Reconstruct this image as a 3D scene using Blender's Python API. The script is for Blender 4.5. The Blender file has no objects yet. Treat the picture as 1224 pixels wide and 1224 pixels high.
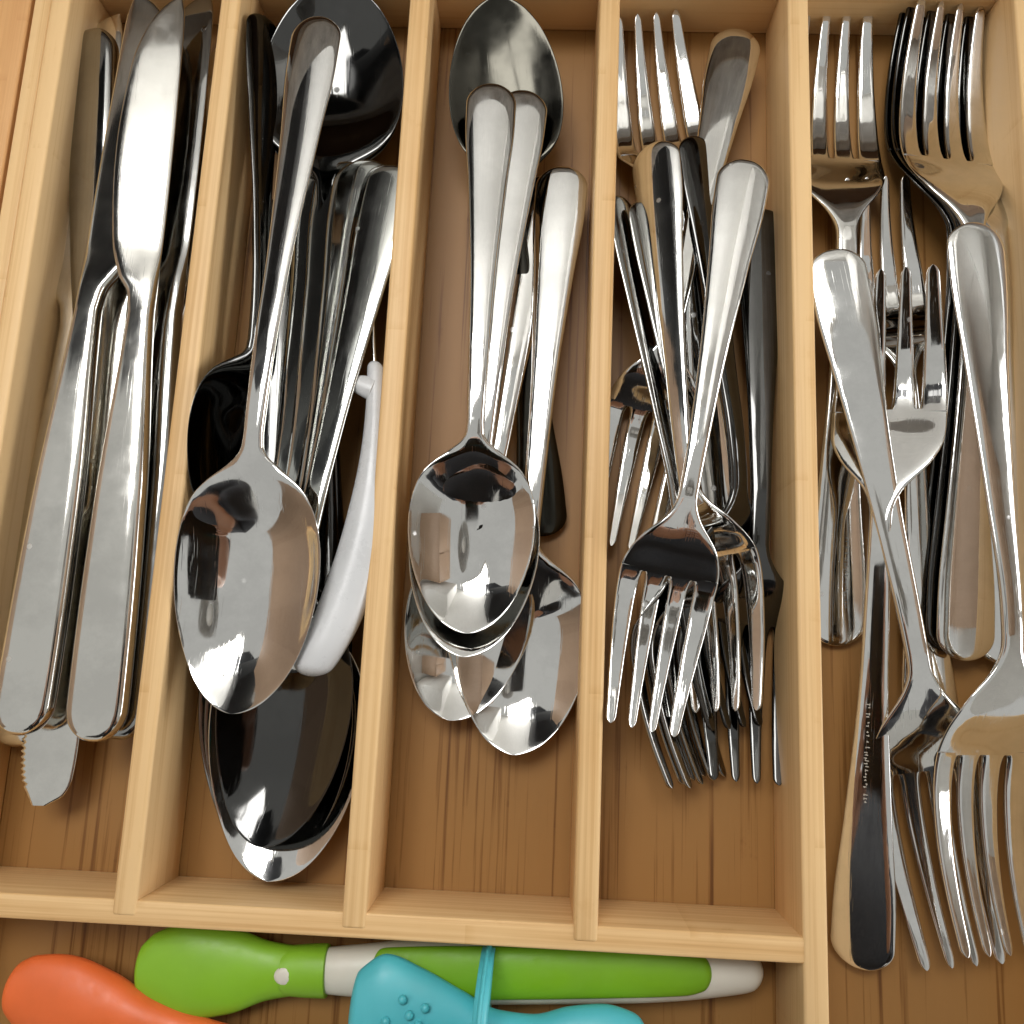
import bpy, bmesh, math, random
import numpy as np
from mathutils import Vector, Matrix, Euler
random.seed(7)
SC = bpy.context.scene
COL = SC.collection
U = 0.00079                      # metres per drawing unit

# ---------------------------------------------------------------- camera
CAM = np.array([19.3197, -44.4942, 288.8597])
ROT = (0.177843, 0.030299, 0.043676)
FPX = 999.385
cd = bpy.data.cameras.new("camera"); cam = bpy.data.objects.new("camera", cd); COL.objects.link(cam)
cam.location = Vector(CAM) * U; cam.rotation_euler = ROT
cd.sensor_width = 36; cd.lens = FPX / 1224 * 36; cd.clip_start = 0.005; cd.clip_end = 50
SC.camera = cam
# ---------------------------------------------------------------- room light
W = bpy.data.worlds.new("World"); SC.world = W; W.use_nodes = True
W.node_tree.nodes["Background"].inputs[0].default_value = (1.0, 0.99, 0.94, 1)
W.node_tree.nodes["Background"].inputs[1].default_value = 0.42
def area(name, loc, target, sx, sy, power, col):
    l = bpy.data.lights.new(name, 'AREA'); l.shape = 'RECTANGLE'; l.size = sx; l.size_y = sy
    l.energy = power; l.color = col
    o = bpy.data.objects.new(name, l); COL.objects.link(o); o.location = loc
    o.rotation_euler = (Vector(target) - Vector(loc)).to_track_quat('-Z', 'Y').to_euler()
    return o
area("window_light", (-0.36, 0.86, 1.42), (0, 0, 0), 1.0, 1.05, 33, (1.0, 0.985, 0.96))
area("side_window_light", (1.385, 0.02, 0.36), (0, 0, 0), 0.95, 0.42, 8, (0.98, 0.99, 1.0))
SC.view_settings.view_transform = 'Standard'; SC.view_settings.look = 'None'
SC.view_settings.exposure = 0.30; SC.view_settings.gamma = 1.0
SC.render.engine = 'CYCLES'; SC.cycles.max_bounces = 10; SC.cycles.glossy_bounces = 8

# ---------------------------------------------------------------- helpers
RM = np.array(Euler(ROT).to_matrix())
def at(px, py, z):
    """point at height z (drawing units, 0 = rim of the tray) seen at a pixel of the 1224 px photograph"""
    d = RM @ np.array([(px - 612) / FPX, -(py - 612) / FPX, -1.0])
    t = (z - CAM[2]) / d[2]
    return Vector(CAM + t * d) * U

def link(o, parent=None):
    COL.objects.link(o)
    if parent: o.parent = parent
    return o
def thing(name, label, cat, group=None, loc=(0, 0, 0)):
    o = bpy.data.objects.new(name, None); COL.objects.link(o); o.location = loc
    o.empty_display_size = 0.01
    o["label"] = label; o["category"] = cat
    if group: o["group"] = group
    return o
def tag(o, label, cat, group=None):
    o["label"] = label; o["category"] = cat
    if group: o["group"] = group
    return o
def cubic(xs, ys, x):
    """monotone cubic interpolation"""
    xs = np.asarray(xs, float); ys = np.asarray(ys, float); x = np.clip(np.asarray(x, float), xs[0], xs[-1])
    h = np.diff(xs); d = np.diff(ys) / h; m = np.zeros_like(ys)
    for i in range(1, len(xs) - 1):
        if d[i-1] * d[i] > 0:
            w1 = 2*h[i] + h[i-1]; w2 = h[i] + 2*h[i-1]; m[i] = (w1+w2) / (w1/d[i-1] + w2/d[i])
    m[0] = d[0]; m[-1] = d[-1]
    k = np.clip(np.searchsorted(xs, x) - 1, 0, len(h) - 1); t = (x - xs[k]) / h[k]
    return ((2*t**3-3*t**2+1)*ys[k] + (t**3-2*t**2+t)*h[k]*m[k] + (-2*t**3+3*t**2)*ys[k+1] + (t**3-t**2)*h[k]*m[k+1])
def smooth_cubic(xs, ys, x):
    """catmull-rom style interpolation for side profiles"""
    xs = np.asarray(xs, float); ys = np.asarray(ys, float); x = np.clip(np.asarray(x, float), xs[0], xs[-1])
    m = np.gradient(ys, xs); h = np.diff(xs)
    k = np.clip(np.searchsorted(xs, x) - 1, 0, len(h) - 1); t = (x - xs[k]) / h[k]
    return ((2*t**3-3*t**2+1)*ys[k] + (t**3-2*t**2+t)*h[k]*m[k] + (-2*t**3+3*t**2)*ys[k+1] + (t**3-t**2)*h[k]*m[k+1])

NU = 21
def loft(y, xl, xr, zf, th, edge=5.0):
    """closed strip: stations y, left and right edges, zf(i, xn) height of the middle surface, thickness th.
    Returns a ring grid (stations x ring x 3) and its smooth normals."""
    un = np.sin(np.linspace(-1, 1, NU) * math.pi / 2)
    e = np.maximum(1 - np.abs(un) ** edge, 0) ** (1 / 2.0)
    G = []
    for i in range(len(y)):
        x = (xl[i] + xr[i]) / 2 + (xr[i] - xl[i]) / 2 * un
        zm = zf(i, un)
        top = np.stack([x, np.full(NU, y[i]), zm + th[i] / 2 * e], 1)
        bot = np.stack([x, np.full(NU, y[i]), zm - th[i] / 2 * e], 1)[1:-1][::-1]
        G.append(np.concatenate([top, bot]))
    G = np.array(G)
    du = np.roll(G, -1, 1) - np.roll(G, 1, 1)
    dv = np.gradient(G, axis=0)
    n = np.cross(du, dv); ln = np.linalg.norm(n, axis=2, keepdims=True)
    n = n / np.maximum(ln, 1e-12)
    return G, n
def grid_mesh(name, G, N, mat, cap0=True, cap1=True, scale=U):
    S, R, _ = G.shape
    v = (G * scale).reshape(-1, 3).tolist(); nn = N.reshape(-1, 3).tolist(); f = []
    for i in range(S - 1):
        for j in range(R):
            k = (j + 1) % R
            f.append((i*R+j, i*R+k, (i+1)*R+k, (i+1)*R+j))
    if cap0: f.append(tuple(range(R - 1, -1, -1)))
    if cap1: f.append(tuple((S-1)*R + j for j in range(R)))
    me = bpy.data.meshes.new(name); me.from_pydata(v, [], f); me.update()
    me.polygons.foreach_set("use_smooth", [True] * len(me.polygons))
    me.normals_split_custom_set_from_vertices(nn)
    me.materials.append(mat)
    return me
def part(name, me, parent, loc=None, rot=None):
    o = bpy.data.objects.new(name, me)
    if loc is not None: o.location = loc
    if rot is not None: o.rotation_euler = rot
    return link(o, parent)

def box(name, lo, hi, mat, parent=None, bevel=0.0, seg=3, structure=False):
    """box between two corners (drawing units), origin at its middle"""
    lo = Vector(lo) * U; hi = Vector(hi) * U; c = (lo + hi) / 2; d = hi - lo
    bm = bmesh.new(); bmesh.ops.create_cube(bm, size=1); bmesh.ops.scale(bm, vec=d, verts=bm.verts)
    if bevel: bmesh.ops.bevel(bm, geom=bm.edges[:], offset=bevel * U, segments=seg, affect='EDGES', profile=0.5)
    me = bpy.data.meshes.new(name); bm.to_mesh(me); bm.free(); me.materials.append(mat)
    if bevel:
        for p in me.polygons: p.use_smooth = True
        me.set_sharp_from_angle(angle=math.radians(50))
    o = bpy.data.objects.new(name, me); o.location = c; link(o, parent)
    if structure: o["kind"] = "structure"
    return o

# ---------------------------------------------------------------- materials
def nt(name):
    m = bpy.data.materials.new(name); m.use_nodes = True
    t = m.node_tree; return m, t, t.nodes["Principled BSDF"]
def N(t, typ, **kw):
    n = t.nodes.new(typ)
    for k, v in kw.items():
        if k.startswith("i_"): n.inputs[k[2:].replace("_", " ")].default_value = v
        else: setattr(n, k, v)
    return n
def ramp(t, fac, stops):
    r = t.nodes.new("ShaderNodeValToRGB"); r.color_ramp.elements.remove(r.color_ramp.elements[1])
    for i, (p, c) in enumerate(stops):
        e = r.color_ramp.elements[0] if i == 0 else r.color_ramp.elements.new(p)
        e.position = p; e.color = (*c, 1) if len(c) == 3 else c
    t.links.new(fac, r.inputs[0]); return r
def bamboo(name, axis, tones, strip=0.0062, rough=0.46, fib=1.0, hi=900.0, broad=0.55):
    """laminated bamboo; axis = grain direction in object space"""
    m, t, b = nt(name); L = t.links.new
    tc = N(t, "ShaderNodeTexCoord"); oi = N(t, "ShaderNodeObjectInfo")
    off = N(t, "ShaderNodeVectorMath", operation='SCALE'); off.inputs[0].default_value = (3.1, 1.7, 2.3)
    L(oi.outputs["Random"], off.inputs["Scale"])
    add = N(t, "ShaderNodeVectorMath", operation='ADD'); L(tc.outputs["Object"], add.inputs[0]); L(off.outputs[0], add.inputs[1])
    sep = N(t, "ShaderNodeSeparateXYZ"); L(add.outputs[0], sep.inputs[0])
    cross = {"y": "X", "x": "Y"}[axis]; along = {"y": "Y", "x": "X"}[axis]
    # lamination strips: one tone per strip, with staggered ends
    dv = N(t, "ShaderNodeMath", operation='DIVIDE'); L(sep.outputs[cross], dv.inputs[0]); dv.inputs[1].default_value = strip
    fl = N(t, "ShaderNodeMath", operation='FLOOR'); L(dv.outputs[0], fl.inputs[0])
    wn = N(t, "ShaderNodeTexWhiteNoise", noise_dimensions='1D'); L(fl.outputs[0], wn.inputs["W"])
    # fine fibres
    mp = N(t, "ShaderNodeMapping"); L(add.outputs[0], mp.inputs[0])
    lo = 9.0
    mp.inputs["Scale"].default_value = (hi, lo, hi) if axis == "y" else (lo, hi, hi)
    n1 = N(t, "ShaderNodeTexNoise", i_Scale=1.0, i_Detail=4.0, i_Roughness=0.6); L(mp.outputs[0], n1.inputs["Vector"])
    mp2 = N(t, "ShaderNodeMapping"); L(add.outputs[0], mp2.inputs[0])
    mp2.inputs["Scale"].default_value = (230, 5, 230) if axis == "y" else (5, 230, 230)
    n2 = N(t, "ShaderNodeTexNoise", i_Scale=1.0, i_Detail=2.0); L(mp2.outputs[0], n2.inputs["Vector"])
    n3 = N(t, "ShaderNodeTexNoise", i_Scale=28.0, i_Detail=3.0); L(add.outputs[0], n3.inputs["Vector"])
    a1 = N(t, "ShaderNodeMath", operation='MULTIPLY_ADD'); L(n1.outputs[0], a1.inputs[0]); a1.inputs[1].default_value = fib; a1.inputs[2].default_value = 0.295 - 0.5 * fib + (0.55 - broad) * 0.5
    a2 = N(t, "ShaderNodeMath", operation='MULTIPLY_ADD'); L(n2.outputs[0], a2.inputs[0]); a2.inputs[1].default_value = broad; L(a1.outputs[0], a2.inputs[2])
    a3 = N(t, "ShaderNodeMath", operation='MULTIPLY_ADD'); L(wn.outputs["Value"], a3.inputs[0]); a3.inputs[1].default_value = 0.26; L(a2.outputs[0], a3.inputs[2])
    a4 = N(t, "ShaderNodeMath", operation='MULTIPLY_ADD'); L(n3.outputs[0], a4.inputs[0]); a4.inputs[1].default_value = 0.25; L(a3.outputs[0], a4.inputs[2])
    kd = N(t, "ShaderNodeMath", operation='MULTIPLY_ADD'); L(sep.outputs[along], kd.inputs[0]); kd.inputs[1].default_value = 7.0
    kw = N(t, "ShaderNodeMath", operation='MULTIPLY'); L(wn.outputs["Value"], kw.inputs[0]); kw.inputs[1].default_value = 9.0; L(kw.outputs[0], kd.inputs[2])
    kf = N(t, "ShaderNodeMath", operation='FRACT'); L(kd.outputs[0], kf.inputs[0])
    kn = N(t, "ShaderNodeMapRange"); L(kf.outputs[0], kn.inputs[0]); kn.inputs[1].default_value = 0.0; kn.inputs[2].default_value = 0.02; kn.inputs[3].default_value = 0.13 if fib < 1.5 else 0.02; kn.inputs[4].default_value = 0.0
    st = N(t, "ShaderNodeTexNoise", i_Scale=70.0, i_Detail=6.0, i_Roughness=0.7); L(add.outputs[0], st.inputs["Vector"])
    sm = N(t, "ShaderNodeMapRange"); L(st.outputs[0], sm.inputs[0]); sm.inputs[1].default_value = 0.60; sm.inputs[2].default_value = 0.78; sm.inputs[3].default_value = 0.0; sm.inputs[4].default_value = 0.16
    k1 = N(t, "ShaderNodeMath", operation='SUBTRACT'); L(a4.outputs[0], k1.inputs[0]); L(kn.outputs[0], k1.inputs[1])
    k2 = N(t, "ShaderNodeMath", operation='SUBTRACT'); L(k1.outputs[0], k2.inputs[0]); L(sm.outputs[0], k2.inputs[1])
    a5 = N(t, "ShaderNodeMath", operation='MULTIPLY'); L(k2.outputs[0], a5.inputs[0]); a5.inputs[1].default_value = 0.83
    r = ramp(t, a5.outputs[0], tones)
    L(r.outputs[0], b.inputs["Base Color"]); b.inputs["Roughness"].default_value = rough
    b.inputs["Specular IOR Level"].default_value = 0.35
    bp = N(t, "ShaderNodeBump", i_Strength=0.12, i_Distance=0.0004); L(n1.outputs[0], bp.inputs["Height"]); L(bp.outputs[0], b.inputs["Normal"])
    return m
PALE = [(0.28, (0.50, 0.265, 0.088)), (0.5, (0.68, 0.42, 0.182)), (0.74, (0.80, 0.545, 0.272))]
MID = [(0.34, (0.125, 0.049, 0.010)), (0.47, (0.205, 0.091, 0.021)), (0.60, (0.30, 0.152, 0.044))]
ORANGE = [(0.2, (0.44, 0.20, 0.07)), (0.5, (0.60, 0.31, 0.12)), (0.8, (0.70, 0.40, 0.17))]
BAM_Y = bamboo("bamboo_lengthwise", "y", PALE)
BAM_X = bamboo("bamboo_crosswise", "x", PALE)
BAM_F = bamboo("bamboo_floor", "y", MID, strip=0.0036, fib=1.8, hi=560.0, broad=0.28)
BAM_D = bamboo("drawer_wood", "y", ORANGE, strip=0.02)

def steel(name, base=(0.80, 0.79, 0.76), rough=0.05, smudge=0.10, bump=0.015):
    m, t, b = nt(name); L = t.links.new
    tc = N(t, "ShaderNodeTexCoord"); oi = N(t, "ShaderNodeObjectInfo")
    off = N(t, "ShaderNodeVectorMath", operation='SCALE'); off.inputs[0].default_value = (1.3, 2.1, 0.7); L(oi.outputs["Random"], off.inputs["Scale"])
    add = N(t, "ShaderNodeVectorMath", operation='ADD'); L(tc.outputs["Object"], add.inputs[0]); L(off.outputs[0], add.inputs[1])
    n = N(t, "ShaderNodeTexNoise", i_Scale=90.0, i_Detail=5.0, i_Roughness=0.6); L(add.outputs[0], n.inputs["Vector"])
    r = N(t, "ShaderNodeMapRange"); L(n.outputs[0], r.inputs[0])
    r.inputs[1].default_value = 0.45; r.inputs[2].default_value = 0.8; r.inputs[3].default_value = rough; r.inputs[4].default_value = rough + smudge
    # dried water spots: small pale rings
    vo = N(t, "ShaderNodeTexVoronoi", i_Scale=150.0); L(add.outputs[0], vo.inputs["Vector"])
    sp = N(t, "ShaderNodeMapRange"); L(vo.outputs["Distance"], sp.inputs[0])
    sp.inputs[1].default_value = 0.10; sp.inputs[2].default_value = 0.16; sp.inputs[3].default_value = 1; sp.inputs[4].default_value = 0
    cs = N(t, "ShaderNodeSeparateColor"); L(vo.outputs["Color"], cs.inputs[0])
    gt = N(t, "ShaderNodeMath", operation='GREATER_THAN'); L(cs.outputs[0], gt.inputs[0]); gt.inputs[1].default_value = 0.86
    ml = N(t, "ShaderNodeMath", operation='MULTIPLY'); L(sp.outputs[0], ml.inputs[0]); L(gt.outputs[0], ml.inputs[1])
    ra = N(t, "ShaderNodeMath", operation='MULTIPLY_ADD'); L(ml.outputs[0], ra.inputs[0]); ra.inputs[1].default_value = 0.22; L(r.outputs[0], ra.inputs[2])
    L(ra.outputs[0], b.inputs["Roughness"])
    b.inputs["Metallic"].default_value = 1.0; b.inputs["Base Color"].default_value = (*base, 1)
    mp = N(t, "ShaderNodeMapping"); L(add.outputs[0], mp.inputs[0]); mp.inputs["Scale"].default_value = (60, 12, 60)
    nb = N(t, "ShaderNodeTexNoise", i_Scale=1.0, i_Detail=2.0); L(mp.outputs[0], nb.inputs["Vector"])
    bp = N(t, "ShaderNodeBump", i_Strength=bump, i_Distance=0.003); L(nb.outputs[0], bp.inputs["Height"])
    # hairline scratches in two directions
    last = bp
    for rz, sc in ((0.25, (2600, 60, 300)), (-0.5, (2200, 45, 300))):
        mr = N(t, "ShaderNodeMapping"); L(add.outputs[0], mr.inputs[0]); mr.inputs["Rotation"].default_value = (0, 0, rz); mr.inputs["Scale"].default_value = sc
        ns = N(t, "ShaderNodeTexNoise", i_Scale=1.0, i_Detail=1.0); L(mr.outputs[0], ns.inputs["Vector"])
        pk = N(t, "ShaderNodeMapRange"); L(ns.outputs[0], pk.inputs[0]); pk.inputs[1].default_value = 0.66; pk.inputs[2].default_value = 0.74
        b2 = N(t, "ShaderNodeBump", i_Strength=0.05, i_Distance=0.00008); L(pk.outputs[0], b2.inputs["Height"]); L(last.outputs[0], b2.inputs["Normal"]); last = b2
    L(last.outputs[0], b.inputs["Normal"])
    # greasy smears: slightly duller tone
    n4 = N(t, "ShaderNodeTexNoise", i_Scale=38.0, i_Detail=6.0, i_Roughness=0.7); L(add.outputs[0], n4.inputs["Vector"])
    sm = ramp(t, n4.outputs[0], [(0.42, tuple(c * 0.90 for c in base)), (0.58, base)]); L(sm.outputs[0], b.inputs["Base Color"])
    return m
STEEL = steel("polished_steel", base=(0.77, 0.77, 0.755), rough=0.03, smudge=0.12, bump=0.035)
DARKS = steel("dark_polished_steel", base=(0.10, 0.10, 0.098), rough=0.05, smudge=0.10, bump=0.03)  # ordinary steel; the dark surroundings it mirrors are put into the base colour
STEEL2 = steel("greenish_grey_steel", base=(0.56, 0.57, 0.54), rough=0.05, smudge=0.10, bump=0.035)  # dim reflections on the fanned handles put into the base colour
GREYS = steel("grey_dulled_steel", base=(0.36, 0.36, 0.35), rough=0.06, smudge=0.12, bump=0.035)  # same steel with half-dark reflections painted into its base colour
SATIN = steel("worn_steel", base=(0.76, 0.75, 0.71), rough=0.085, smudge=0.12, bump=0.05)
DULL = steel("tarnished_steel", base=(0.045, 0.043, 0.036), rough=0.11, smudge=0.15, bump=0.05)  # tarnish, with the base darkened further to stand for dark reflections
def plain(name, col, rough=0.5, spec=0.5, sss=0.0, mottled=0.06):
    m, t, b = nt(name); L = t.links.new
    tc = N(t, "ShaderNodeTexCoord"); n = N(t, "ShaderNodeTexNoise", i_Scale=60.0, i_Detail=4.0); L(tc.outputs["Object"], n.inputs["Vector"])
    r = ramp(t, n.outputs[0], [(0.3, tuple(c * (1 - mottled) for c in col)), (0.7, tuple(min(1, c * (1 + mottled)) for c in col))])
    L(r.outputs[0], b.inputs["Base Color"])
    n2 = N(t, "ShaderNodeTexNoise", i_Scale=170.0, i_Detail=5.0, i_Roughness=0.65); L(tc.outputs["Object"], n2.inputs["Vector"])
    rr = N(t, "ShaderNodeMapRange"); L(n2.outputs[0], rr.inputs[0]); rr.inputs[1].default_value = 0.35; rr.inputs[2].default_value = 0.7
    rr.inputs[3].default_value = rough * 0.8; rr.inputs[4].default_value = min(1, rough * 1.35); L(rr.outputs[0], b.inputs["Roughness"])
    bp = N(t, "ShaderNodeBump", i_Strength=0.08, i_Distance=0.0006); L(n2.outputs[0], bp.inputs["Height"]); L(bp.outputs[0], b.inputs["Normal"])
    b.inputs["Specular IOR Level"].default_value = spec
    if sss:
        b.inputs["Subsurface Weight"].default_value = sss; b.inputs["Subsurface Radius"].default_value = (0.004, 0.003, 0.002)
        b.inputs["Subsurface Scale"].default_value = 0.5
    return m
GREEN = plain("green_plastic", (0.24, 0.50, 0.025), 0.42, sss=0.1)
GREEN_IN = plain("deep_green_rubber", (0.19, 0.42, 0.01), 0.5)
ORANGEP = plain("orange_plastic", (0.76, 0.15, 0.035), 0.42, sss=0.1)
TEAL = plain("teal_silicone", (0.085, 0.50, 0.57), 0.4, sss=0.1)
CREAM = plain("cream_plastic", (0.72, 0.69, 0.60), 0.4)
GREYP = plain("grey_white_plastic", (0.62, 0.63, 0.64), 0.28)
DARKGAP = plain("shadow_gap_wood", (0.10, 0.05, 0.02), 0.7)
STAMP = plain("stamp_mark", (0.10, 0.10, 0.09), 0.5)
STAMPL = plain("stamp_mark_light", (0.42, 0.39, 0.34), 0.4)

# ---------------------------------------------------------------- tray
H = 32.5; T = 8.0
XD = {0: -182.2, 1: -112.9, 2: -37.1, 3: 37.9, 4: 110.9, 5: 197.6}
YF0, YF1 = -135.0, -127.1         # front cross wall
YB = 226.0                        # back wall, inner face
YN = -330.0                       # near end of the tray, out of the frame
tray = thing("cutlery_tray", "pale bamboo expandable drawer tray with five long slots and a front slot", "cutlery tray")
box("floor_board", (-193.2, YN, -H - 6), (XD[5] + 8, YB + 9, -H), BAM_F, tray)
for i in (1, 2, 3):
    box("divider", (XD[i] - T/2, YF0 + 3.0, -H), (XD[i] + T/2, YB + 0.0, 0.5), BAM_Y, tray, bevel=1.1)
box("divider", (XD[4] - T/2, YN, -H), (XD[4] + T/2, YB, 0.3), BAM_Y, tray, bevel=1.1)
box("cross_wall", (XD[0] - 4, YF0, -H), (XD[4] + 0.4, YF1, 0.0), BAM_X, tray, bevel=0.8)
box("back_wall", (-193.2, YB, -H), (XD[5] + 8, YB + 8, 0.2), BAM_X, tray, bevel=0.8)
box("side_wall", (XD[0] - T/2, YN, -H), (XD[0] + T/2, YB, 0.3), BAM_Y, tray, bevel=1.1)
box("side_rail", (-193.2, YN, -H), (XD[0] - T/2 - 0.1, YB, -0.4), BAM_Y, tray, bevel=0.6)
box("side_wall", (XD[5] - T/2, YN, -H), (XD[5] + T/2, YB, 0.3), BAM_Y, tray, bevel=1.1)
box("near_wall", (-193.2, YN - 8, -H), (XD[5] + 8, YN, 0.0), BAM_X, tray, bevel=0.8)
# ---------------------------------------------------------------- drawer and kitchen around
drawer = thing("drawer", "orange brown wooden kitchen drawer that holds the bamboo tray", "drawer")
box("bottom_board", (-212, -360, -56), (224, 262, -41), BAM_F, drawer)
box("side_board", (-212, -360, -41), (-194.7, 262, 0.0), BAM_D, drawer, bevel=1.2)
box("side_board", (207.5, -360, -41), (224, 262, 0.0), BAM_D, drawer, bevel=1.2)

box("back_board", (-194.7, 250, -41), (207.5, 262, 0), BAM_D, drawer, bevel=1.2)
WHITE = plain("white_wall_paint", (0.80, 0.79, 0.76), 0.6)
STONE = plain("grey_worktop_stone", (0.45, 0.44, 0.42), 0.25, mottled=0.25)
CUPB = bamboo("cupboard_wood", "x", [(0.2, (0.28, 0.18, 0.115)), (0.5, (0.38, 0.255, 0.17)), (0.8, (0.46, 0.32, 0.22))], strip=0.09)
DARKCLOTH = plain("charcoal_cloth", (0.025, 0.027, 0.033), 0.85)
SKIN = plain("skin", (0.55, 0.32, 0.22), 0.5, sss=0.1)
HAIR = plain("dark_hair", (0.03, 0.02, 0.015), 0.5)
BLACK = plain("black_glass", (0.01, 0.01, 0.012), 0.15)
wt = thing("kitchen_worktop", "grey stone worktop over the open drawer behind the tray", "worktop")
box("slab", (-765, 268, 60), (1790, 1080, 105), STONE, wt, bevel=2)
box("cabinet_inside", (-226, 300, -900), (236, 312, 58), DARKGAP, wt)  # unseen dark panel added to close off light behind the drawer
box("cabinet_front", (-765, 268, -900), (-228, 288, 58), CUPB, wt); box("cabinet_front", (238, 268, -900), (1700, 288, 58), CUPB, wt)
box("kitchen_wall", (-1900, 1090, -1000), (2000, 1120, 2000), WHITE, structure=True)
uc = thing("wall_cupboard", "white wall cupboard hanging over the worktop at the right", "cupboard")
box("carcass", (560, 700, 900), (1600, 1085, 1750), WHITE, uc, bevel=2)
box("door", (565, 682, 905), (1080, 698, 1745), WHITE, uc, bevel=2); box("door", (1086, 682, 905), (1590, 698, 1745), WHITE, uc, bevel=2)
fr = thing("tall_cabinet", "tall wooden cabinet to the left of the drawer", "cabinet")
box("carcass", (-1500, -700, -1000), (-905, 500, 700), CUPB, fr, bevel=4)
box("door", (-903, -690, -950), (-885, 490, 690), CUPB, fr, bevel=3)
hood = thing("cooker_hood", "added black hood shape left of the window, mirrored dark in the cutlery", "hood")  # unseen block, added and sized to give blades and handles dark reflections
box("body", (-1500, 560, 790), (-590, 1080, 1100), BLACK, hood, bevel=6)
box("chimney", (-1400, 700, 1102), (-800, 1084, 1900), DARKCLOTH, hood, bevel=4)
box("side_wall_paint", (1800, -1500, -1000), (1830, 1090, 2000), WHITE, structure=True).name = "side_wall"
tall = thing("wall_cupboard", "wooden wall cupboard on the side wall to the right of the drawer", "cupboard")
box("carcass", (1010, -200, 1180), (1796, 560, 1900), CUPB, tall, bevel=2)
box("door", (990, -195, 1185), (1008, 175, 1895), CUPB, tall, bevel=2); box("door", (990, 185, 1185), (1008, 555, 1895), CUPB, tall, bevel=2)

def window(light, label, hx, hy):
    wl = bpy.data.objects[light]; w = thing("window", label, "window")
    w.matrix_world = Matrix.Translation(wl.location) @ wl.rotation_euler.to_matrix().to_4x4()
    def bar(x0, y0, x1, y1): box("frame_bar", (x0, y0, -70), (x1, y1, -20), WHITE, w, bevel=2)
    bar(-hx - 40, -hy - 40, -hx, hy + 40); bar(hx, -hy - 40, hx + 40, hy + 40); bar(-hx + 2, -hy - 40, hx - 2, -hy); bar(-hx + 2, hy, hx - 2, hy + 40)
    bar(-22, -hy + 2, 22, hy - 2)
    return w
window("window_light", "white framed kitchen window above the worktop", 630, 660)
window("side_window_light", "low white framed window in the side wall to the right", 600, 266)
box("far_wall", (-1900, -2830, -1000), (2000, -2800, 2000), WHITE, structure=True)
dw = thing("door", "added dark doorway panel in the far wall, mirrored in the bowls", "door")  # unseen dark doorway, added as detail for the bowls to mirror
box("leaf", (350, -2790, -1000), (1150, -2760, 1500), DARKGAP, dw, bevel=2)
lamp = thing("pendant_lamp", "added unlit grey dome pendant lamp for the bowls to reflect", "lamp", loc=(0.22, 0.05, 1.3))  # unseen and unlit, added to break up plain reflections in the bowls
dome_m = None
bm = bmesh.new(); bmesh.ops.create_cone(bm, segments=40, radius1=.17, radius2=.05, depth=.16, cap_ends=False)
me = bpy.data.meshes.new("lamp_shade"); bm.to_mesh(me); bm.free(); me.materials.append(STONE)
for p in me.polygons: p.use_smooth = True
part("lamp_shade", me, lamp)
bm = bmesh.new(); bmesh.ops.create_uvsphere(bm, u_segments=20, v_segments=12, radius=.06)
me = bpy.data.meshes.new("bulb"); bm.to_mesh(me); bm.free(); me.materials.append(WHITE)
part("bulb", me, lamp, loc=(0, 0, -.02))
bm = bmesh.new(); bmesh.ops.create_cone(bm, segments=10, radius1=.004, radius2=.004, depth=.6, cap_ends=True)
me = bpy.data.meshes.new("cord"); bm.to_mesh(me); bm.free(); me.materials.append(BLACK)
part("cord", me, lamp, loc=(0, 0, .38))

def skin_mesh(name, pts, edges, mat, parent, sub=2):
    """continuous figure grown from a skeleton: pts = (x, y, z, radius) in metres"""
    me = bpy.data.meshes.new(name); me.from_pydata([p[:3] for p in pts], edges, []); me.update()
    o = bpy.data.objects.new(name, me); link(o, parent)
    sk = o.modifiers.new("skin", 'SKIN'); sk.use_smooth_shade = True
    lay = me.skin_vertices[0].data if me.skin_vertices else None
    if lay is None:
        bm = bmesh.new(); bm.from_mesh(me); bm.verts.layers.skin.verify(); bm.to_mesh(me); bm.free(); lay = me.skin_vertices[0].data
    for i, p in enumerate(pts): lay[i].radius = (p[3], p[3] if len(p) < 5 else p[4])
    lay[0].use_root = True
    o.modifiers.new("sub", 'SUBSURF').levels = sub; o.modifiers["sub"].render_levels = sub
    me.materials.append(mat)
    return o
person = thing("person", "person in a charcoal jumper leaning over the drawer and holding a phone", "person", loc=(0.0, -0.42, -0.8))
def chain(n0, n): return [(n0 + i, n0 + i + 1) for i in range(n - 1)]
P = lambda *a: (a[0], a[1] + .42, a[2] + .8) + tuple(a[3:])
tp = [P(0, -.50, -.10, .15), P(0, -.47, .08, .145), P(0, -.38, .27, .165), P(0, -.30, .39, .12), P(0, -.245, .44, .065),
      P(.17, -.32, .37, .07), P(.24, -.33, .15, .05), P(.108, -.22, .145, .033), P(-.17, -.32, .37, .07), P(-.24, -.33, .15, .05), P(-.108, -.22, .145, .033)]
skin_mesh("jumper", tp, [(0,1),(1,2),(2,3),(3,4),(3,5),(5,6),(6,7),(3,8),(8,9),(9,10)], DARKCLOTH, person)
bp_ = [P(0, -.25, .42, .05), P(0, -.21, .47, .05), P(0, -.16, .51, .078), P(0, -.125, .57, .085), P(0, -.13, .62, .06), P(0, -.075, .50, .018)]
ed = [(0,1),(1,2),(2,3),(3,4),(2,5)]
skin_mesh("head", bp_, ed, SKIN, person)
skin_mesh("hair", [P(0, -.24, .52, .07), P(0, -.20, .60, .09), P(0, -.14, .65, .085), P(0, -.075, .64, .05)], chain(0, 4), HAIR, person)
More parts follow.
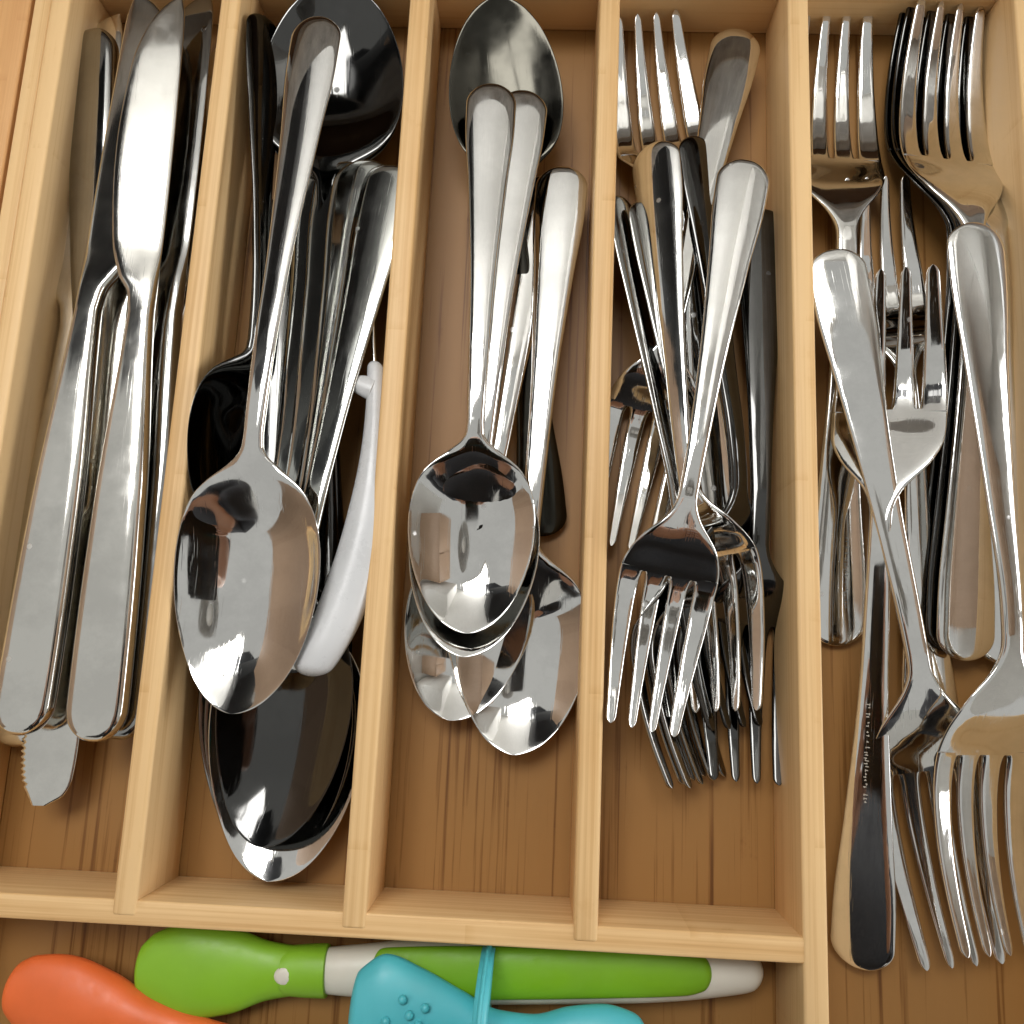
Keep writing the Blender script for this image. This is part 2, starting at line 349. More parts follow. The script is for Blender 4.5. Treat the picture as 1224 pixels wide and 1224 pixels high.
skin_mesh("trousers", [P(0, -.50, -.14, .15), P(.10, -.50, -.25, .09), P(.11, -.48, -.75, .06), P(-.10, -.50, -.25, .09), P(-.11, -.48, -.75, .06)], [(0,1),(1,2),(0,3),(3,4)], DARKCLOTH, person)
for sx in (1, -1):
    hp = [P(sx*.105, -.215, .150, .022), P(sx*.080, -.185, .185, .028, .015), P(sx*.064, -.165, .215, .028, .013)]; he = [(0,1),(1,2)]
    for k in range(4):
        b = len(hp); yy = -.180 + .019 * k
        hp += [P(sx*.056, yy, .226, .0085), P(sx*.040, yy + .004, .2225, .0075), P(sx*.024, yy + .006, .224, .0065)]; he += [(2, b), (b, b+1), (b+1, b+2)]
    b = len(hp); hp += [P(sx*.066, -.195, .222, .010), P(sx*.048, -.185, .246, .009), P(sx*.032, -.175, .250, .0075)]; he += [(1, b), (b, b+1), (b+1, b+2)]
    skin_mesh("hand", hp, he, SKIN, person)
phone = thing("phone", "black phone held flat above the drawer", "phone")
phone.location = cam.location; phone.rotation_euler = ROT
bm = bmesh.new(); bmesh.ops.create_cube(bm, size=1); bmesh.ops.scale(bm, vec=(.074, .15, .008), verts=bm.verts)
bmesh.ops.bevel(bm, geom=bm.edges[:], offset=.003, segments=3, affect='EDGES')
me = bpy.data.meshes.new("phone_body"); bm.to_mesh(me); bm.free(); me.materials.append(BLACK)
o = part("body", me, phone, loc=(-.018, -.06, .0075))
bm = bmesh.new(); bmesh.ops.create_cone(bm, segments=24, radius1=.008, radius2=.008, depth=.0015, cap_ends=True)
me = bpy.data.meshes.new("phone_lens"); bm.to_mesh(me); bm.free(); me.materials.append(BLACK)
part("lens_ring", me, phone, loc=(0, 0, .0027))

def loc_rot(p_end, p_tip, roll=0.0):
    y = (p_tip - p_end); L = y.length; y.normalize()
    x = y.cross(Vector((0, 0, 1))).normalized(); z = x.cross(y)
    m = Matrix((x, y, z)).transposed() @ Matrix.Rotation(math.radians(roll), 3, 'Y')
    return m, L
def place(o, end, tip, Lnom, roll=0.0, zend=0.0, ztip=0.0):
    """rest the piece so that its handle end and its tip lie at two points; zend/ztip = local heights of those ends"""
    A = at(*end); B = at(*tip); m, L = loc_rot(A, B, roll)
    # local chord is tilted by its own profile
    a = math.atan2((ztip - zend), Lnom)
    m = m @ Matrix.Rotation(-a, 3, 'X')
    s = L / (math.hypot(Lnom, ztip - zend) * U)
    o.matrix_world = Matrix.Translation(A - m @ Vector((0, 0, zend * U)) * s) @ m.to_4x4() @ Matrix.Scale(s, 4)
    return s

def stations(*seg):
    """(start, end, count, mode): mode c = dense at both ends, a = dense at start, b = dense at end"""
    out = []
    for s0, s1, n, mode in seg:
        t = np.linspace(0, 1, n, endpoint=False)
        if mode == 'a': t = 1 - np.cos(t * math.pi / 2)
        if mode == 'b': t = np.sin(t * math.pi / 2)
        if mode == 'c': t = (1 - np.cos(t * math.pi)) / 2
        out.append(s0 + (s1 - s0) * t)
    return np.concatenate(out + [[seg[-1][1]]])
def round_end(y, r):
    return np.sqrt(np.maximum(1 - np.clip((r - y) / r, 0, 1) ** 2, 1e-5))

# ---------------------------------------------------------------- spoons
def spoon_parts(L=218, end_w=20.0, neck_w=6.0, bowl_w=46.0, bowl_f=0.31, depth=9.0, crown=1.3, mat=None, prof=None, flat=0.0, th=2.2, bmat=None):
    mat = mat or STEEL; bmat = bmat or mat
    y = stations((0, .05, 16, 'a'), (.05, 1 - bowl_f - .02, 34, 'l'), (1 - bowl_f - .02, 1 - bowl_f + .06, 22, 'l'), (1 - bowl_f + .06, .97, 34, 'l'), (.97, 1.0, 18, 'b'))
    b0 = 1 - bowl_f
    w = cubic([0, .02, .08, .20, .42, b0 - .05, b0 - .005, b0 + .02, 1], np.array([end_w * .97, end_w, end_w * .985, end_w * .76, end_w * .44, neck_w * 1.08, neck_w, neck_w * 1.3, neck_w]) / 2, y)
    w = w * round_end(y * L, end_w * .42)
    v = np.clip((y - b0) / bowl_f, 0, 1)
    # egg outline, widest nearer the neck
    q = 2 * v ** 0.86 - 1
    wb = bowl_w / 2 * np.sqrt(np.maximum(1 - q * q, 0)) * (1 - .05 * q)
    blend = np.clip((v - .0) / .10, 0, 1)
    k = 2.2
    wbow = np.where(v > 0, (wb ** k + (w * (1 - blend)) ** k) ** (1 / k), w)
    half = np.where(y < b0, w, wbow); half = np.maximum(half, .12)
    # concave fillet between neck and bowl
    ker = np.exp(-0.5 * ((y[:, None] - y[None, :]) / .017) ** 2) * np.gradient(y)[None, :]
    sm = (ker @ half) / ker.sum(1); wgt = np.exp(-((y - b0 - .012) / .045) ** 2)
    half = half * (1 - wgt) + sm * wgt
    pr = prof or ([0, .05, .2, .4, .55, b0, b0 + .08, b0 + .2, .92, 1], [0, 1.2, 4.2, 9.2, 12.5, 12.6, 10.2, 8.2, 7.6, 8.4])
    z = smooth_cubic(pr[0], np.array(pr[1]) * L / 218, y)
    D = depth * np.maximum(1 - np.abs(2 * np.clip((y - b0 + .03) / (bowl_f + .03), 0, 1) ** .9 - 1) ** 2.3, 0)
    rs = np.clip((y - b0 + .03) / .13, 0, 1); D = D * rs * rs * (3 - 2 * rs)
    C = crown * np.clip(half / (end_w / 2), 0, 1.0) ** 1.9 * np.where(y < b0, 1, np.clip(1 - (y - b0) / .05, 0, 1))
    tt = th * np.where(y < b0, 1, 1 - .45 * np.clip((y - b0) / .1, 0, 1)) * np.sqrt(np.clip(1 - np.clip(1 - y * L / (end_w * .42), 0, 1) ** 5, .02, 1)) * (1 + .5 * np.exp(-((y - b0 + .05) / .12) ** 2))
    def zf(i, xn): return z[i] - D[i] * (1 - np.abs(xn) ** 2.0) - C[i] * xn * xn
    G, Nn = loft(y * L, -half, half, zf, tt)
    cut = int(np.searchsorted(y, b0))
    return [("handle", grid_mesh("spoon_handle", G[:cut+1], Nn[:cut+1], mat, True, False)),
            ("bowl", grid_mesh("spoon_bowl", G[cut:], Nn[cut:], bmat, False, True))], z[0], z[-1]

# ---------------------------------------------------------------- forks
def fork_parts(L=220, end_w=20.5, neck_w=6.6, head_w=36.0, tine_f=.25, head_f=.375, crown=1.3, dish=1.6, mat=None, prof=None, gap=.46, th=2.3, taper=.80, ntine=4):
    mat = mat or STEEL
    r0 = 1 - tine_f; h0 = 1 - head_f
    y = stations((0, .05, 16, 'a'), (.05, h0 - .02, 30, 'l'), (h0 - .02, r0, 34, 'l'))
    w = cubic([0, .02, .08, .20, .42, h0 - .05, h0, h0 + .03, h0 + .075, h0 + .11, r0, 1],
              np.array([end_w * .97, end_w, end_w * .985, end_w * .76, end_w * .44, neck_w * 1.08, neck_w * 1.05, neck_w * 1.75, head_w * .78, head_w * .97, head_w, head_w * taper]) / 2, np.linspace(0, 1, 401))
    ys = np.linspace(0, 1, 401); ker = np.exp(-0.5 * ((ys[:, None] - ys[None, :]) / .008) ** 2); w = ker @ w / ker.sum(1)
    W = lambda a: np.interp(a, ys, w)
    pr = prof or ([0, .05, .2, .4, .55, h0, h0 + .08, r0, r0 + .1, .93, 1], [0, 1.2, 4.2, 9.2, 13.0, 13.2, 9.5, 2.2, .6, 3.2, 7.6])
    Z = lambda a: smooth_cubic(pr[0], np.array(pr[1]) * L / 220, a)
    half = W(y) * round_end(y * L, end_w * .42); half = np.maximum(half, .12)
    C = crown * np.clip(half / (end_w / 2), 0, 1) ** 1.9 * np.clip((h0 - y) / .06, 0, 1)
    DI = lambda a: dish * np.clip((a - h0) / .1, 0, 1) * np.clip((1.02 - a) / .2, 0, 1)
    z = Z(y); di = DI(y)
    tt = th * np.sqrt(np.clip(1 - np.clip(1 - y * L / (end_w * .42), 0, 1) ** 5, .02, 1)) * (1 + .4 * np.exp(-((y - h0 + .02) / .10) ** 2))
    def zf(i, xn): return z[i] - C[i] * xn * xn - di[i] * (1 - xn * xn)
    G, Nn = loft(y * L, -half, half, zf, tt)
    cut = int(np.searchsorted(y, h0))
    out = [("handle", grid_mesh("fork_handle", G[:cut+1], Nn[:cut+1], mat, True, False)),
           ("head", grid_mesh("fork_head", G[cut:], Nn[cut:], mat, False, True))]
    yt = stations((r0 - .004, r0 + .02, 12, 'l'), (r0 + .02, .985, 26, 'l'), (.985, 1.0, 8, 'b'))
    s = np.clip((yt - r0) / tine_f, 0, 1); wt = W(yt); zt = Z(yt); dt = DI(yt)
    rr = .022
    root = np.sqrt(np.maximum(1 - np.clip((rr - (yt - r0)) / rr, 0, 1) ** 2, 0))     # round slot bottoms
    root = np.where(yt <= r0, 0, root)
    pitch = 2.0 / ntine
    g = pitch * gap / 2 * (root * .50 + .80 * s ** 1.25)
    tip = np.sqrt(np.maximum(1 - np.clip((yt - .988) / .012, 0, 1) ** 2, .02))
    for k in range(ntine):
        a = -1 + pitch * k; b = a + pitch
        l = a + (g if k > 0 else .45 * pitch * gap * s ** 1.4); r = b - (g if k < ntine - 1 else .45 * pitch * gap * s ** 1.4)
        mid = (l + r) / 2; hw = (r - l) / 2 * tip
        xl = (mid - hw) * wt; xr = (mid + hw) * wt
        def zf2(i, xn): 
            xx = mid[i] + hw[i] * xn
            return zt[i] - dt[i] * (1 - xx * xx)
        Gt, Nt = loft(yt * L, xl, xr, zf2, th * (1 - .25 * s), edge=6)
        out.append(("tine", grid_mesh("fork_tine", Gt, Nt, mat)))
    return out, float(Z(0.0)), float(Z(1.0))

# ---------------------------------------------------------------- knives
def knife_parts(L=296, hand_f=.535, hw=21.5, neck=9.5, hth=7.5, bw=26.0, serr=0, mat=None, mirror=1, crown=.25, blade_th=1.7, tipshape=0, btilt=0.0):
    mat = mat or SATIN
    y = stations((0, .06, 22, 'a'), (.06, hand_f - .06, 26, 'l'), (hand_f - .06, hand_f + .06, 34, 'l'), (hand_f + .06, .90, 30 if not serr else 10, 'l'), (.90, 1, 34, 'b'))
    if serr:
        y = np.unique(np.concatenate([y, np.linspace(.86, .975, serr * 4 + 1)]))
    h = cubic([0, .05, .12, .3, hand_f - .04, hand_f, 1], np.array([hw * .93, hw, hw * .99, hw * .86, neck * 1.12, neck, neck]) / 2, y) * round_end(y * L, hw * .50)
    s = np.clip((y - hand_f) / (1 - hand_f), 0, 1)
    spine = np.where(y < hand_f, h, 0); edge_ = np.where(y < hand_f, -h, 0)
    sp = cubic([0, .08, .3, .8, .93, 1], [neck / 2, neck / 2 + .2, neck / 2 + .6, neck / 2, neck / 2 - .6, neck / 2 - 2.5], s)
    if tipshape == 0:    # belly that rises to a rounded table knife tip
        ed = cubic([0, .05, .10, .22, .5, .75, .88, .96, .99, 1], np.array([-neck / 2, -neck / 2 - 1.0, -neck / 2 - 5, -bw + neck / 2 + 2.5, -bw + neck / 2, -bw + neck / 2 + 2, -bw + neck / 2 + 6.5, -bw + neck / 2 + 13, -bw + neck / 2 + 18.5, -bw + neck / 2 + 22]), s)
    else:                # parallel blade, half round end
        ed = cubic([0, .06, .12, .8, .92, .97, 1], np.array([-neck / 2, -neck / 2, -bw + neck / 2, -bw + neck / 2 + .6, -bw + neck / 2 + 2, -bw + neck / 2 + 5, -bw / 2 + 2]), s)
        sp = cubic([0, .8, .92, .97, 1], [neck / 2, neck / 2 - .5, neck / 2 - 1.5, neck / 2 - 4, -bw / 2 + neck / 2 + 1.5], s)
    xr = np.where(y < hand_f, h, sp); xl = np.where(y < hand_f, -h, ed)
    if serr:
        ph = (y - .86) / (.975 - .86) * serr
        xl = xl + np.where((ph > 0) & (ph < serr), 1.1 * (1 - np.abs((ph % 1) * 2 - 1)), 0)
    tt = cubic([0, .02, .05, .35, hand_f - .02, hand_f + .035, hand_f + .10, 1], [hth, hth, hth, hth * .95, hth * .85, hth * .7, blade_th, blade_th * .75], y)
    tt = tt * np.sqrt(np.clip(1 - np.clip(1 - y * L / (hw * .5), 0, 1) ** 5, .02, 1))
    if mirror < 0: xl, xr = -xr, -xl
    tw = math.tan(math.radians(btilt)) * np.clip((y - hand_f) / .08, 0, 1)
    def zf(i, xn): return -crown * xn * xn * (1 if y[i] < hand_f else .5) - tw[i] * ((xl[i] + xr[i]) / 2 + (xr[i] - xl[i]) / 2 * xn)
    G, Nn = loft(y * L, xl, xr, zf, tt, edge=7.0)
    cut = int(np.searchsorted(y, hand_f + .03))
    return [("handle", grid_mesh("knife_handle", G[:cut+1], Nn[:cut+1], mat, True, False)),
            ("blade", grid_mesh("knife_blade", G[cut:], Nn[cut:], mat, False, True))], 0.0, 0.0

CACHE = {}
def piece(kind, key, make, name, label, cat, group, end, tip, L, roll=0.0):
    if key not in CACHE: CACHE[key] = make()
    parts, z0, z1 = CACHE[key]
    o = thing(name, label, cat, group)
    s = place(o, end, tip, L, roll, z0, z1)
    for nm, me in parts: part(nm, me, o)
    print("PIECE %-14s scale %.3f  %s" % (name, s, label[:50]))
    return o
GK, GS, GT_, GF, GD = "table knives in the left slot", "large spoons in the second slot", "spoons in the middle slot", "forks in the fourth slot", "large forks in the right slot"
def knife(label, end, tip, roll=0, key="k", **kw):
    return piece("knife", "knife" + key, lambda: knife_parts(**kw), "table_knife", label, "knife", GK, end, tip, kw.get("L", 296), roll)
def spoon(label, end, tip, roll=0, key="t", group=GT_, name="spoon", **kw):
    return piece("spoon", "spoon" + key, lambda: spoon_parts(**kw), name, label, "spoon", group, end, tip, kw.get("L", 218), roll)
def fork(label, end, tip, roll=0, key="f", group=GF, **kw):
    return piece("fork", "fork" + key, lambda: fork_parts(**kw), "fork", label, "fork", group, end, tip, kw.get("L", 220), roll)

# slot 1: knives
knife("knife lying on top with its wide bright blade beside the first divider", (112, 887, -4), (211, -8, -3), 0, key="ka", btilt=7, bw=21)
knife("knife with dark blade left of the bright topmost blade", (23, 879, -6), (167, -6, -6), 0, key="kb", btilt=-6, mirror=-1)
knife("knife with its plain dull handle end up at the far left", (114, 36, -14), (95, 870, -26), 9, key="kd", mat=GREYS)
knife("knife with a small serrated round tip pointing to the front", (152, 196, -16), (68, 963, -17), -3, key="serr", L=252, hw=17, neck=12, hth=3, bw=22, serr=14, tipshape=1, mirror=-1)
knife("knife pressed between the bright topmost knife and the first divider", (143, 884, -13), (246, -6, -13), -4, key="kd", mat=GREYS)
knife("knife under the dark bladed one with only its dark handle end in view", (20, 893, -22), (138, 18, -20), 0)
knife("lowest knife along the first divider with a thin bright edge in view", (150, 872, -22), (257, 60, -20), -35)

# slot 2: big spoons
FLATP = ([0, .2, .5, .70, .78, .9, 1], [0, .8, 1.6, 1.8, 1.2, 1.0, 1.4])
SB = dict(L=270, end_w=21, neck_w=7, bowl_w=52, bowl_f=.325, depth=11, crown=1.6)
spoon("big spoon on top of the second slot with dark streaked handle", (379, 20, 7), (277, 853, 2), 7, "s", GS, **{**SB, "bowl_w": 55})
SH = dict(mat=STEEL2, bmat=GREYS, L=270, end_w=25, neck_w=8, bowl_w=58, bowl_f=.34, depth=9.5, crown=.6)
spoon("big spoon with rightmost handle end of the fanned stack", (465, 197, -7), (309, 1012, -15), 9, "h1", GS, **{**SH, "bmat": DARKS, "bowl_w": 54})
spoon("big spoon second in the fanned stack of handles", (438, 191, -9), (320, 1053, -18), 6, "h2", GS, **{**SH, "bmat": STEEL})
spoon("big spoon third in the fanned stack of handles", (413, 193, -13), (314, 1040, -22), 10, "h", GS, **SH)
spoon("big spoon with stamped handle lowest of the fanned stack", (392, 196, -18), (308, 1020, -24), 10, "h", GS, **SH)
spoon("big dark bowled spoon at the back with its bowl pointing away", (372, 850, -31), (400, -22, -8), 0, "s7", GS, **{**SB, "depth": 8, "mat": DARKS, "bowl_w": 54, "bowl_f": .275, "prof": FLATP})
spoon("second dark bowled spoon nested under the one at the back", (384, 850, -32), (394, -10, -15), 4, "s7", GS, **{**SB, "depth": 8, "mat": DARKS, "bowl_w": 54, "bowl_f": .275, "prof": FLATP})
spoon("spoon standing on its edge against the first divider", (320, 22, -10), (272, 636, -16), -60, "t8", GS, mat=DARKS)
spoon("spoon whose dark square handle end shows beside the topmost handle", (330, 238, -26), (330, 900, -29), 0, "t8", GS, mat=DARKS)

# slot 3: spoons
spoon("spoon on top of the middle slot with bright bowl and white handle", (588, 100, -3), (558, 757, -5), -2)
spoon("spoon right under the topmost one of the middle slot", (626, 108, -6), (553, 785, -9), 0)
spoon("spoon with dark bowl at the left beneath the topmost two", (655, 211, -19), (537, 861, -19), -6)
spoon("spoon with mirror bright bowl at the right of the middle slot", (673, 199, -15), (613, 902, -18), 3)
spoon("dull worn spoon with bowl at the back and handle under the others", (651, 641, -28), (594, -4, -5), 0, "t6", prof=FLATP, mat=DULL, L=235, bowl_f=.34, bowl_w=49, depth=5.5)

# slot 4: forks
fork("fork on top of the fourth slot with light handle and four bright tines", (893, 191, 5), (767, 872, 1), 0)
fork("fork with its four pale tines pointing to the back wall", (868, 690, -28), (773, 17, -20), 0)
fork("fork with copper toned handle end in front of the pale tines", (780, 171, -9), (868, 850, -14), 33)
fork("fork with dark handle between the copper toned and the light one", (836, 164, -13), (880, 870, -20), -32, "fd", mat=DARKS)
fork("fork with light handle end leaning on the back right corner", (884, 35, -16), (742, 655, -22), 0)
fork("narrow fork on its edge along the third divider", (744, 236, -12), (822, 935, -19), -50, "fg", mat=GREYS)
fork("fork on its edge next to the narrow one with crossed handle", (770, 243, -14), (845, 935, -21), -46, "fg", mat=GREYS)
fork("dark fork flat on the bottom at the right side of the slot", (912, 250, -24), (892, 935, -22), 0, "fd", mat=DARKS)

# slot 5: large forks
FD = dict(L=260, end_w=22, neck_w=7.5, head_w=38, tine_f=.25, head_f=.40, crown=.35, taper=.85)
fork("large fork against the fourth divider with tines to the back", (999, 772, -29), (1001, 6, -21), 0, "d", GD, **FD)
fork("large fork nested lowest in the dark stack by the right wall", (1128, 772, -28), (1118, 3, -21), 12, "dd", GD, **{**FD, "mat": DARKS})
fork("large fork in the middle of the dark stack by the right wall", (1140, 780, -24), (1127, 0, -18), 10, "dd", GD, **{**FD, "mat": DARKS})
fork("large fork on top of the dark stack with pale tines to the back", (1154, 790, -20), (1137, 3, -14), 8, "d", GD, **FD)
fork("large fork at the right with rounded brown handle and tines to the front", (1168, 266, 5), (1194, 1142, -10), -13, "dr", GD, **{**FD, "crown": 1.5, "end_w": 25})
fork("large fork with wide pale handle end crossing the right slot", (995, 298, -1), (1152, 1155, -20), 5, "d", GD, **FD)
fork("fork with long pale tines reaching up between the large forks", (1118, 905, -30), (1047, 212, -21), 0, "f", GD)
fork("fork with brown reflecting head and stamped handle towards the front", (1029, 1159, -25), (1068, 321, 3), -24, "d2", GD, **{**FD, "tine_f": .20, "head_f": .36, "head_w": 41, "prof": ([0, .05, .2, .4, .55, .65, .74, .81, .88, .94, 1], [0, 1.2, 4.2, 9.2, 13.0, 13.2, 9.0, 3.0, 3.4, 8.0, 14.0])})
fork("large fork beneath the brown one with its handle end against the right wall", (1203, 795, -24), (1160, 16, -25), -6, "d", GD, **FD)

# ---------------------------------------------------------------- plastic baby cutlery
def blob(name, L, tw, th_top, th_bot, mat, parent, n=60, R=28, side=None, sx=2.0):
    """rounded solid along +Y: width table, height above and below the axis"""
    y = stations((0, .06, 10, 'a'), (.06, .94, n, 'l'), (.94, 1, 10, 'b'))
    w = cubic(*tw, y); a = cubic(*th_top, y); c = cubic(*th_bot, y)
    e = np.sqrt(np.clip(1 - np.clip((.03 - y) / .03, 0, 1) ** 2, 1e-4, 1)) * np.sqrt(np.clip(1 - np.clip((y - .97) / .03, 0, 1) ** 2, 1e-4, 1))
    w = w * e; a = a * e; c = c * e
    off = np.zeros_like(y) if side is None else smooth_cubic(*side, y)
    G = []
    for i in range(len(y)):
        t = np.linspace(0, 2 * math.pi, R, endpoint=False); ct = np.cos(math.pi - t); st = np.sin(t)
        x = np.sign(ct) * np.abs(ct) ** (2 / sx) * w[i]; z = np.where(st > 0, a[i], c[i]) * np.sign(st) * np.abs(st) ** (2 / sx)
        G.append(np.stack([x + off[i], np.full(R, y[i] * L), z], 1))
    G = np.array(G); du = np.roll(G, -1, 1) - np.roll(G, 1, 1); dv = np.gradient(G, axis=0)
    nn = np.cross(du, dv); nn /= np.maximum(np.linalg.norm(nn, axis=2, keepdims=True), 1e-12)
    return part(name, grid_mesh(name, G, nn, mat), parent)
def dome(name, r, h, mat, parent, loc, sy=1.0):
    bm = bmesh.new(); bmesh.ops.create_uvsphere(bm, u_segments=16, v_segments=10, radius=1)
    bmesh.ops.scale(bm, vec=(r * U, r * U * sy, h * U), verts=bm.verts)
    me = bpy.data.meshes.new(name); bm.to_mesh(me); bm.free(); me.materials.append(mat)
    for p in me.polygons: p.use_smooth = True
    return part(name, me, parent, loc=Vector(loc) * U)

L0 = 226
g = thing("baby_spoon", "lime green baby spoon with white collar and white rimmed handle", "baby spoon")
place(g, (912, 1160, -22), (163, 1160, -22), L0)
blob("handle", L0 * .715, ([0, .05, .3, .7, .90, 1], [5.5, 7.5, 10.5, 11, 8.6, 7.2]), ([0, .1, .5, .9, 1], [5, 7, 8, 6.4, 5.5]), ([0, .1, .5, 1], [5, 7, 8, 6]), CREAM, g)
o = blob("grip_inset", L0 * .53, ([0, .08, .3, .75, .95, 1], [5.0, 7.4, 8.2, 8.8, 8.4, 7.2]), ([0, .5, 1], [3, 3.4, 3]), ([0, .5, 1], [3, 3, 3]), GREEN_IN, g); o.location = Vector((1.2, L0 * .085, 5.9)) * U
o = blob("neck", L0 * .075, ([0, .08, .8, 1], [8.7, 9.0, 8.4, 7.5]), ([0, 1], [7.4, 6.2]), ([0, 1], [7, 6]), GREEN, g); o.location = Vector((0, L0 * .688, 0)) * U
o = blob("bowl", L0 * .305, ([0, .12, .28, .5, .72, .9, 1], [8.0, 8.2, 9.6, 14.5, 16.2, 13, 7]), ([0, .2, .6, 1], [5.5, 5.5, 6.5, 4]), ([0, .2, .6, 1], [5, 5, 7, 4]), GREEN, g); o.location = Vector((0, L0 * .695, 0)) * U
dome("dot", 3.2, 1.2, CREAM, g, (0, L0 * .752, 5.4), 1.25)
r = thing("baby_spoon", "orange baby spoon with broad rounded bowl in the front left corner", "baby spoon")
place(r, (606, 1330, -22), (8, 1178, -18), L0)
blob("handle", L0 * .545, ([0, .05, .3, .7, .93, 1], [5.5, 7.5, 10.5, 10, 8, 6.5]), ([0, .1, .5, 1], [5, 7, 8, 6]), ([0, .1, .5, 1], [5, 7, 8, 6]), CREAM, r)
o = blob("bowl", L0 * .47, ([0, .18, .39, .57, .75, .91, 1], [6.5, 7.0, 9.6, 15.5, 18.4, 15, 8]), ([0, .2, .6, 1], [5.5, 6, 9, 5]), ([0, .2, .6, 1], [5, 5, 7, 4]), ORANGEP, r); o.location = Vector((0, L0 * .53, 0)) * U
dome("dot", 3.0, 1.2, CREAM, r, (0.5, L0 * .695, 5.6), 1.4)
t = thing("baby_spoon", "teal silicone baby spoon with raised dots on its bowl", "baby spoon")
place(t, (775, 1240, -12), (416, 1232, -10), 108)
blob("body", 108, ([0, .05, .15, .26, .38, .5, .62, .76, .88, 1], [4, 8, 10.5, 9.5, 6.6, 7.8, 14, 21.5, 26, 18]), ([0, .15, .4, .6, .85, 1], [5, 7, 6, 6.5, 8, 6]), ([0, .15, .4, .6, .85, 1], [5, 7, 6, 6, 8, 6]), TEAL, t)
for px, py in ((481, 1195), (508, 1205), (489, 1214), (461, 1221), (500, 1226)):
    o = dome("raised_dot", 1.5, 1.3, TEAL, None, (0, 0, 0)); w_ = at(px, py, -3.0); o.parent = t; o.matrix_parent_inverse = t.matrix_world.inverted(); o.location = w_
dk = thing("guard_disc", "thin teal disc standing on edge beside the teal baby spoon", "disc")
A = at(583, 1132, -8); dk.location = A
bm = bmesh.new(); bmesh.ops.create_cone(bm, segments=64, radius1=23 * U, radius2=23 * U, depth=4.2 * U, cap_ends=True)
bmesh.ops.bevel(bm, geom=[e for e in bm.edges if len(e.link_faces) == 2 and abs(e.calc_face_angle(0)) > 1], offset=1.6 * U, segments=3, affect='EDGES')
me = bpy.data.meshes.new("disc"); bm.to_mesh(me); bm.free(); me.materials.append(TEAL)
for p in me.polygons: p.use_smooth = True
part("rim", me, dk, loc=Vector((-1, -23, -2)) * U, rot=(0, math.radians(89), math.radians(-3)))

# white handled baby fork on its edge in slot 2
bf = thing("baby_fork", "small baby fork with grey white plastic handle and thumb hook", "baby fork", None)
place(bf, (368, 808, -2), (449, 432, -8), 112)
blob("handle", 112, ([0, .06, .25, .45, .7, .9, 1], [5.5, 7.0, 8.0, 7.2, 4.8, 3.4, 3.0]), ([0, .1, .5, 1], [4.5, 6, 6, 3]), ([0, .1, .5, 1], [4.5, 6, 6, 3]), GREYP, bf, side=([0, .15, .4, .7, .9, 1], [0, 5, 8.5, 6.5, 2.5, 0]))
o = blob("thumb_hook", 11, ([0, .3, 1], [4.5, 4.0, 2.0]), ([0, 1], [2.5, 2]), ([0, 1], [2.5, 2]), GREYP, bf, n=16); o.location = Vector((2, 101, 1.5)) * U; o.rotation_euler = (0, 0, math.radians(80))
def wire(name, pts, r, mat, parent, flat=1.0):
    cu = bpy.data.curves.new(name, 'CURVE'); cu.dimensions = '3D'; cu.bevel_depth = r * U; cu.bevel_resolution = 4; cu.use_fill_caps = True
    sp = cu.splines.new('BEZIER'); sp.bezier_points.add(len(pts) - 1)
    for b_, p in zip(sp.bezier_points, pts):
        b_.co = p; b_.handle_left_type = b_.handle_right_type = 'AUTO'
    o = bpy.data.objects.new(name, cu); dg = bpy.context.evaluated_depsgraph_get(); link(o)
    bpy.context.view_layer.update(); dg = bpy.context.evaluated_depsgraph_get()
    me = bpy.data.meshes.new_from_object(o.evaluated_get(dg)); bpy.data.objects.remove(o); me.materials.append(mat) if not me.materials else None
    me.materials.clear(); me.materials.append(mat)
    for p in me.polygons: p.use_smooth = True
    m = bpy.data.objects.new(name, me); link(m, parent)
    if parent: m.matrix_parent_inverse = parent.matrix_world.inverted()
    return m
bpy.context.view_layer.update()
wire("stem", [at(448, 440, -8), at(446, 400, -9), at(447, 360, -9), at(462, 310, -10), at(476, 262, -12)], 0.8, STEEL, bf)
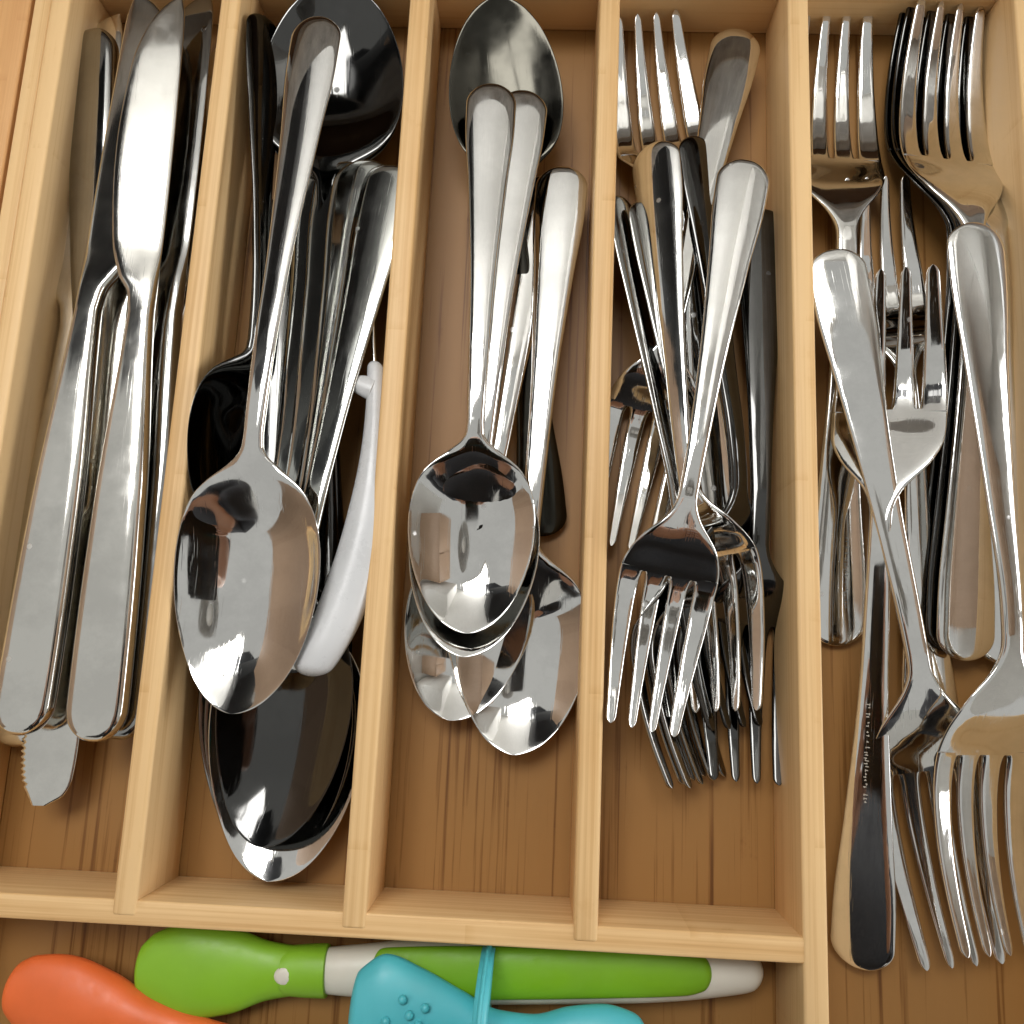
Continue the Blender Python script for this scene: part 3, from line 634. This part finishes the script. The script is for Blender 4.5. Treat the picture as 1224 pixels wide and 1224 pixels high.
wire("tine", [at(453, 352, -14), at(462, 320, -14), at(476, 275, -15)], 0.55, STEEL, bf)

# ---------------------------------------------------------------- illegible worn maker's stamps on some handles
def stamp(o, L, prof, crown, end_w, spans, mat, size=1.7, th=2.3, base=220):
    """rows of tiny shallow marks along a handle; spans = (y from, y to, x offset) in drawing units"""
    rnd = random.Random(len(o.name) + int(L)); bm = bmesh.new()
    for y0, y1, x0 in spans:
        y = y0
        while y < y1:
            w = rnd.uniform(.5, 1.1)
            if rnd.random() > .14:
                for k in range(2):
                    h = size * rnd.uniform(.35, .9); xx = x0 + rnd.uniform(-.3, .3) * size
                    z = float(smooth_cubic(prof[0], np.array(prof[1]) * L / base, y / L)) - crown * (xx / (end_w / 2)) ** 2 + th / 2
                    r = bmesh.ops.create_cube(bm, size=1)
                    if k: h, ww, yy = .3, w * .8, y + rnd.uniform(-.2, .2)
                    else: ww, yy = .3, y
                    bmesh.ops.scale(bm, vec=(h * U, ww * U if k else .3 * U, .10 * U), verts=r["verts"])
                    bmesh.ops.translate(bm, vec=(xx * U, yy * U, z * U), verts=r["verts"])
            y += w + .35
    me = bpy.data.meshes.new("maker_stamp"); bm.to_mesh(me); bm.free(); me.materials.append(mat)
    return part("maker_stamp", me, o)
FP = ([0, .05, .2, .4, .55, .625, .70, .75, .85, .93, 1], [0, 1.2, 4.2, 9.2, 13.0, 13.2, 9.5, 2.2, .6, 3.2, 7.6])
for o in list(SC.objects):
    lb = o.get("label", "")
    if lb.startswith("fork with brown reflecting head"): stamp(o, 260, FP, .35, 22, [(60, 96, -1.2)], STAMPL, 1.4)
    if lb.startswith("large fork against the fourth divider"): stamp(o, 260, FP, .35, 22, [(14, 40, 2.6)], STAMP, 1.6)
    if lb.startswith("big spoon with stamped handle"): stamp(o, 270, ([0, .05, .2, .4, .55, .63, .71, .83, .92, 1], [0, 1.2, 4.2, 9.2, 12.5, 12.6, 10.2, 8.2, 7.6, 8.4]), .6, 25, [(14, 34, -3)], STAMP, 3.0, base=218)
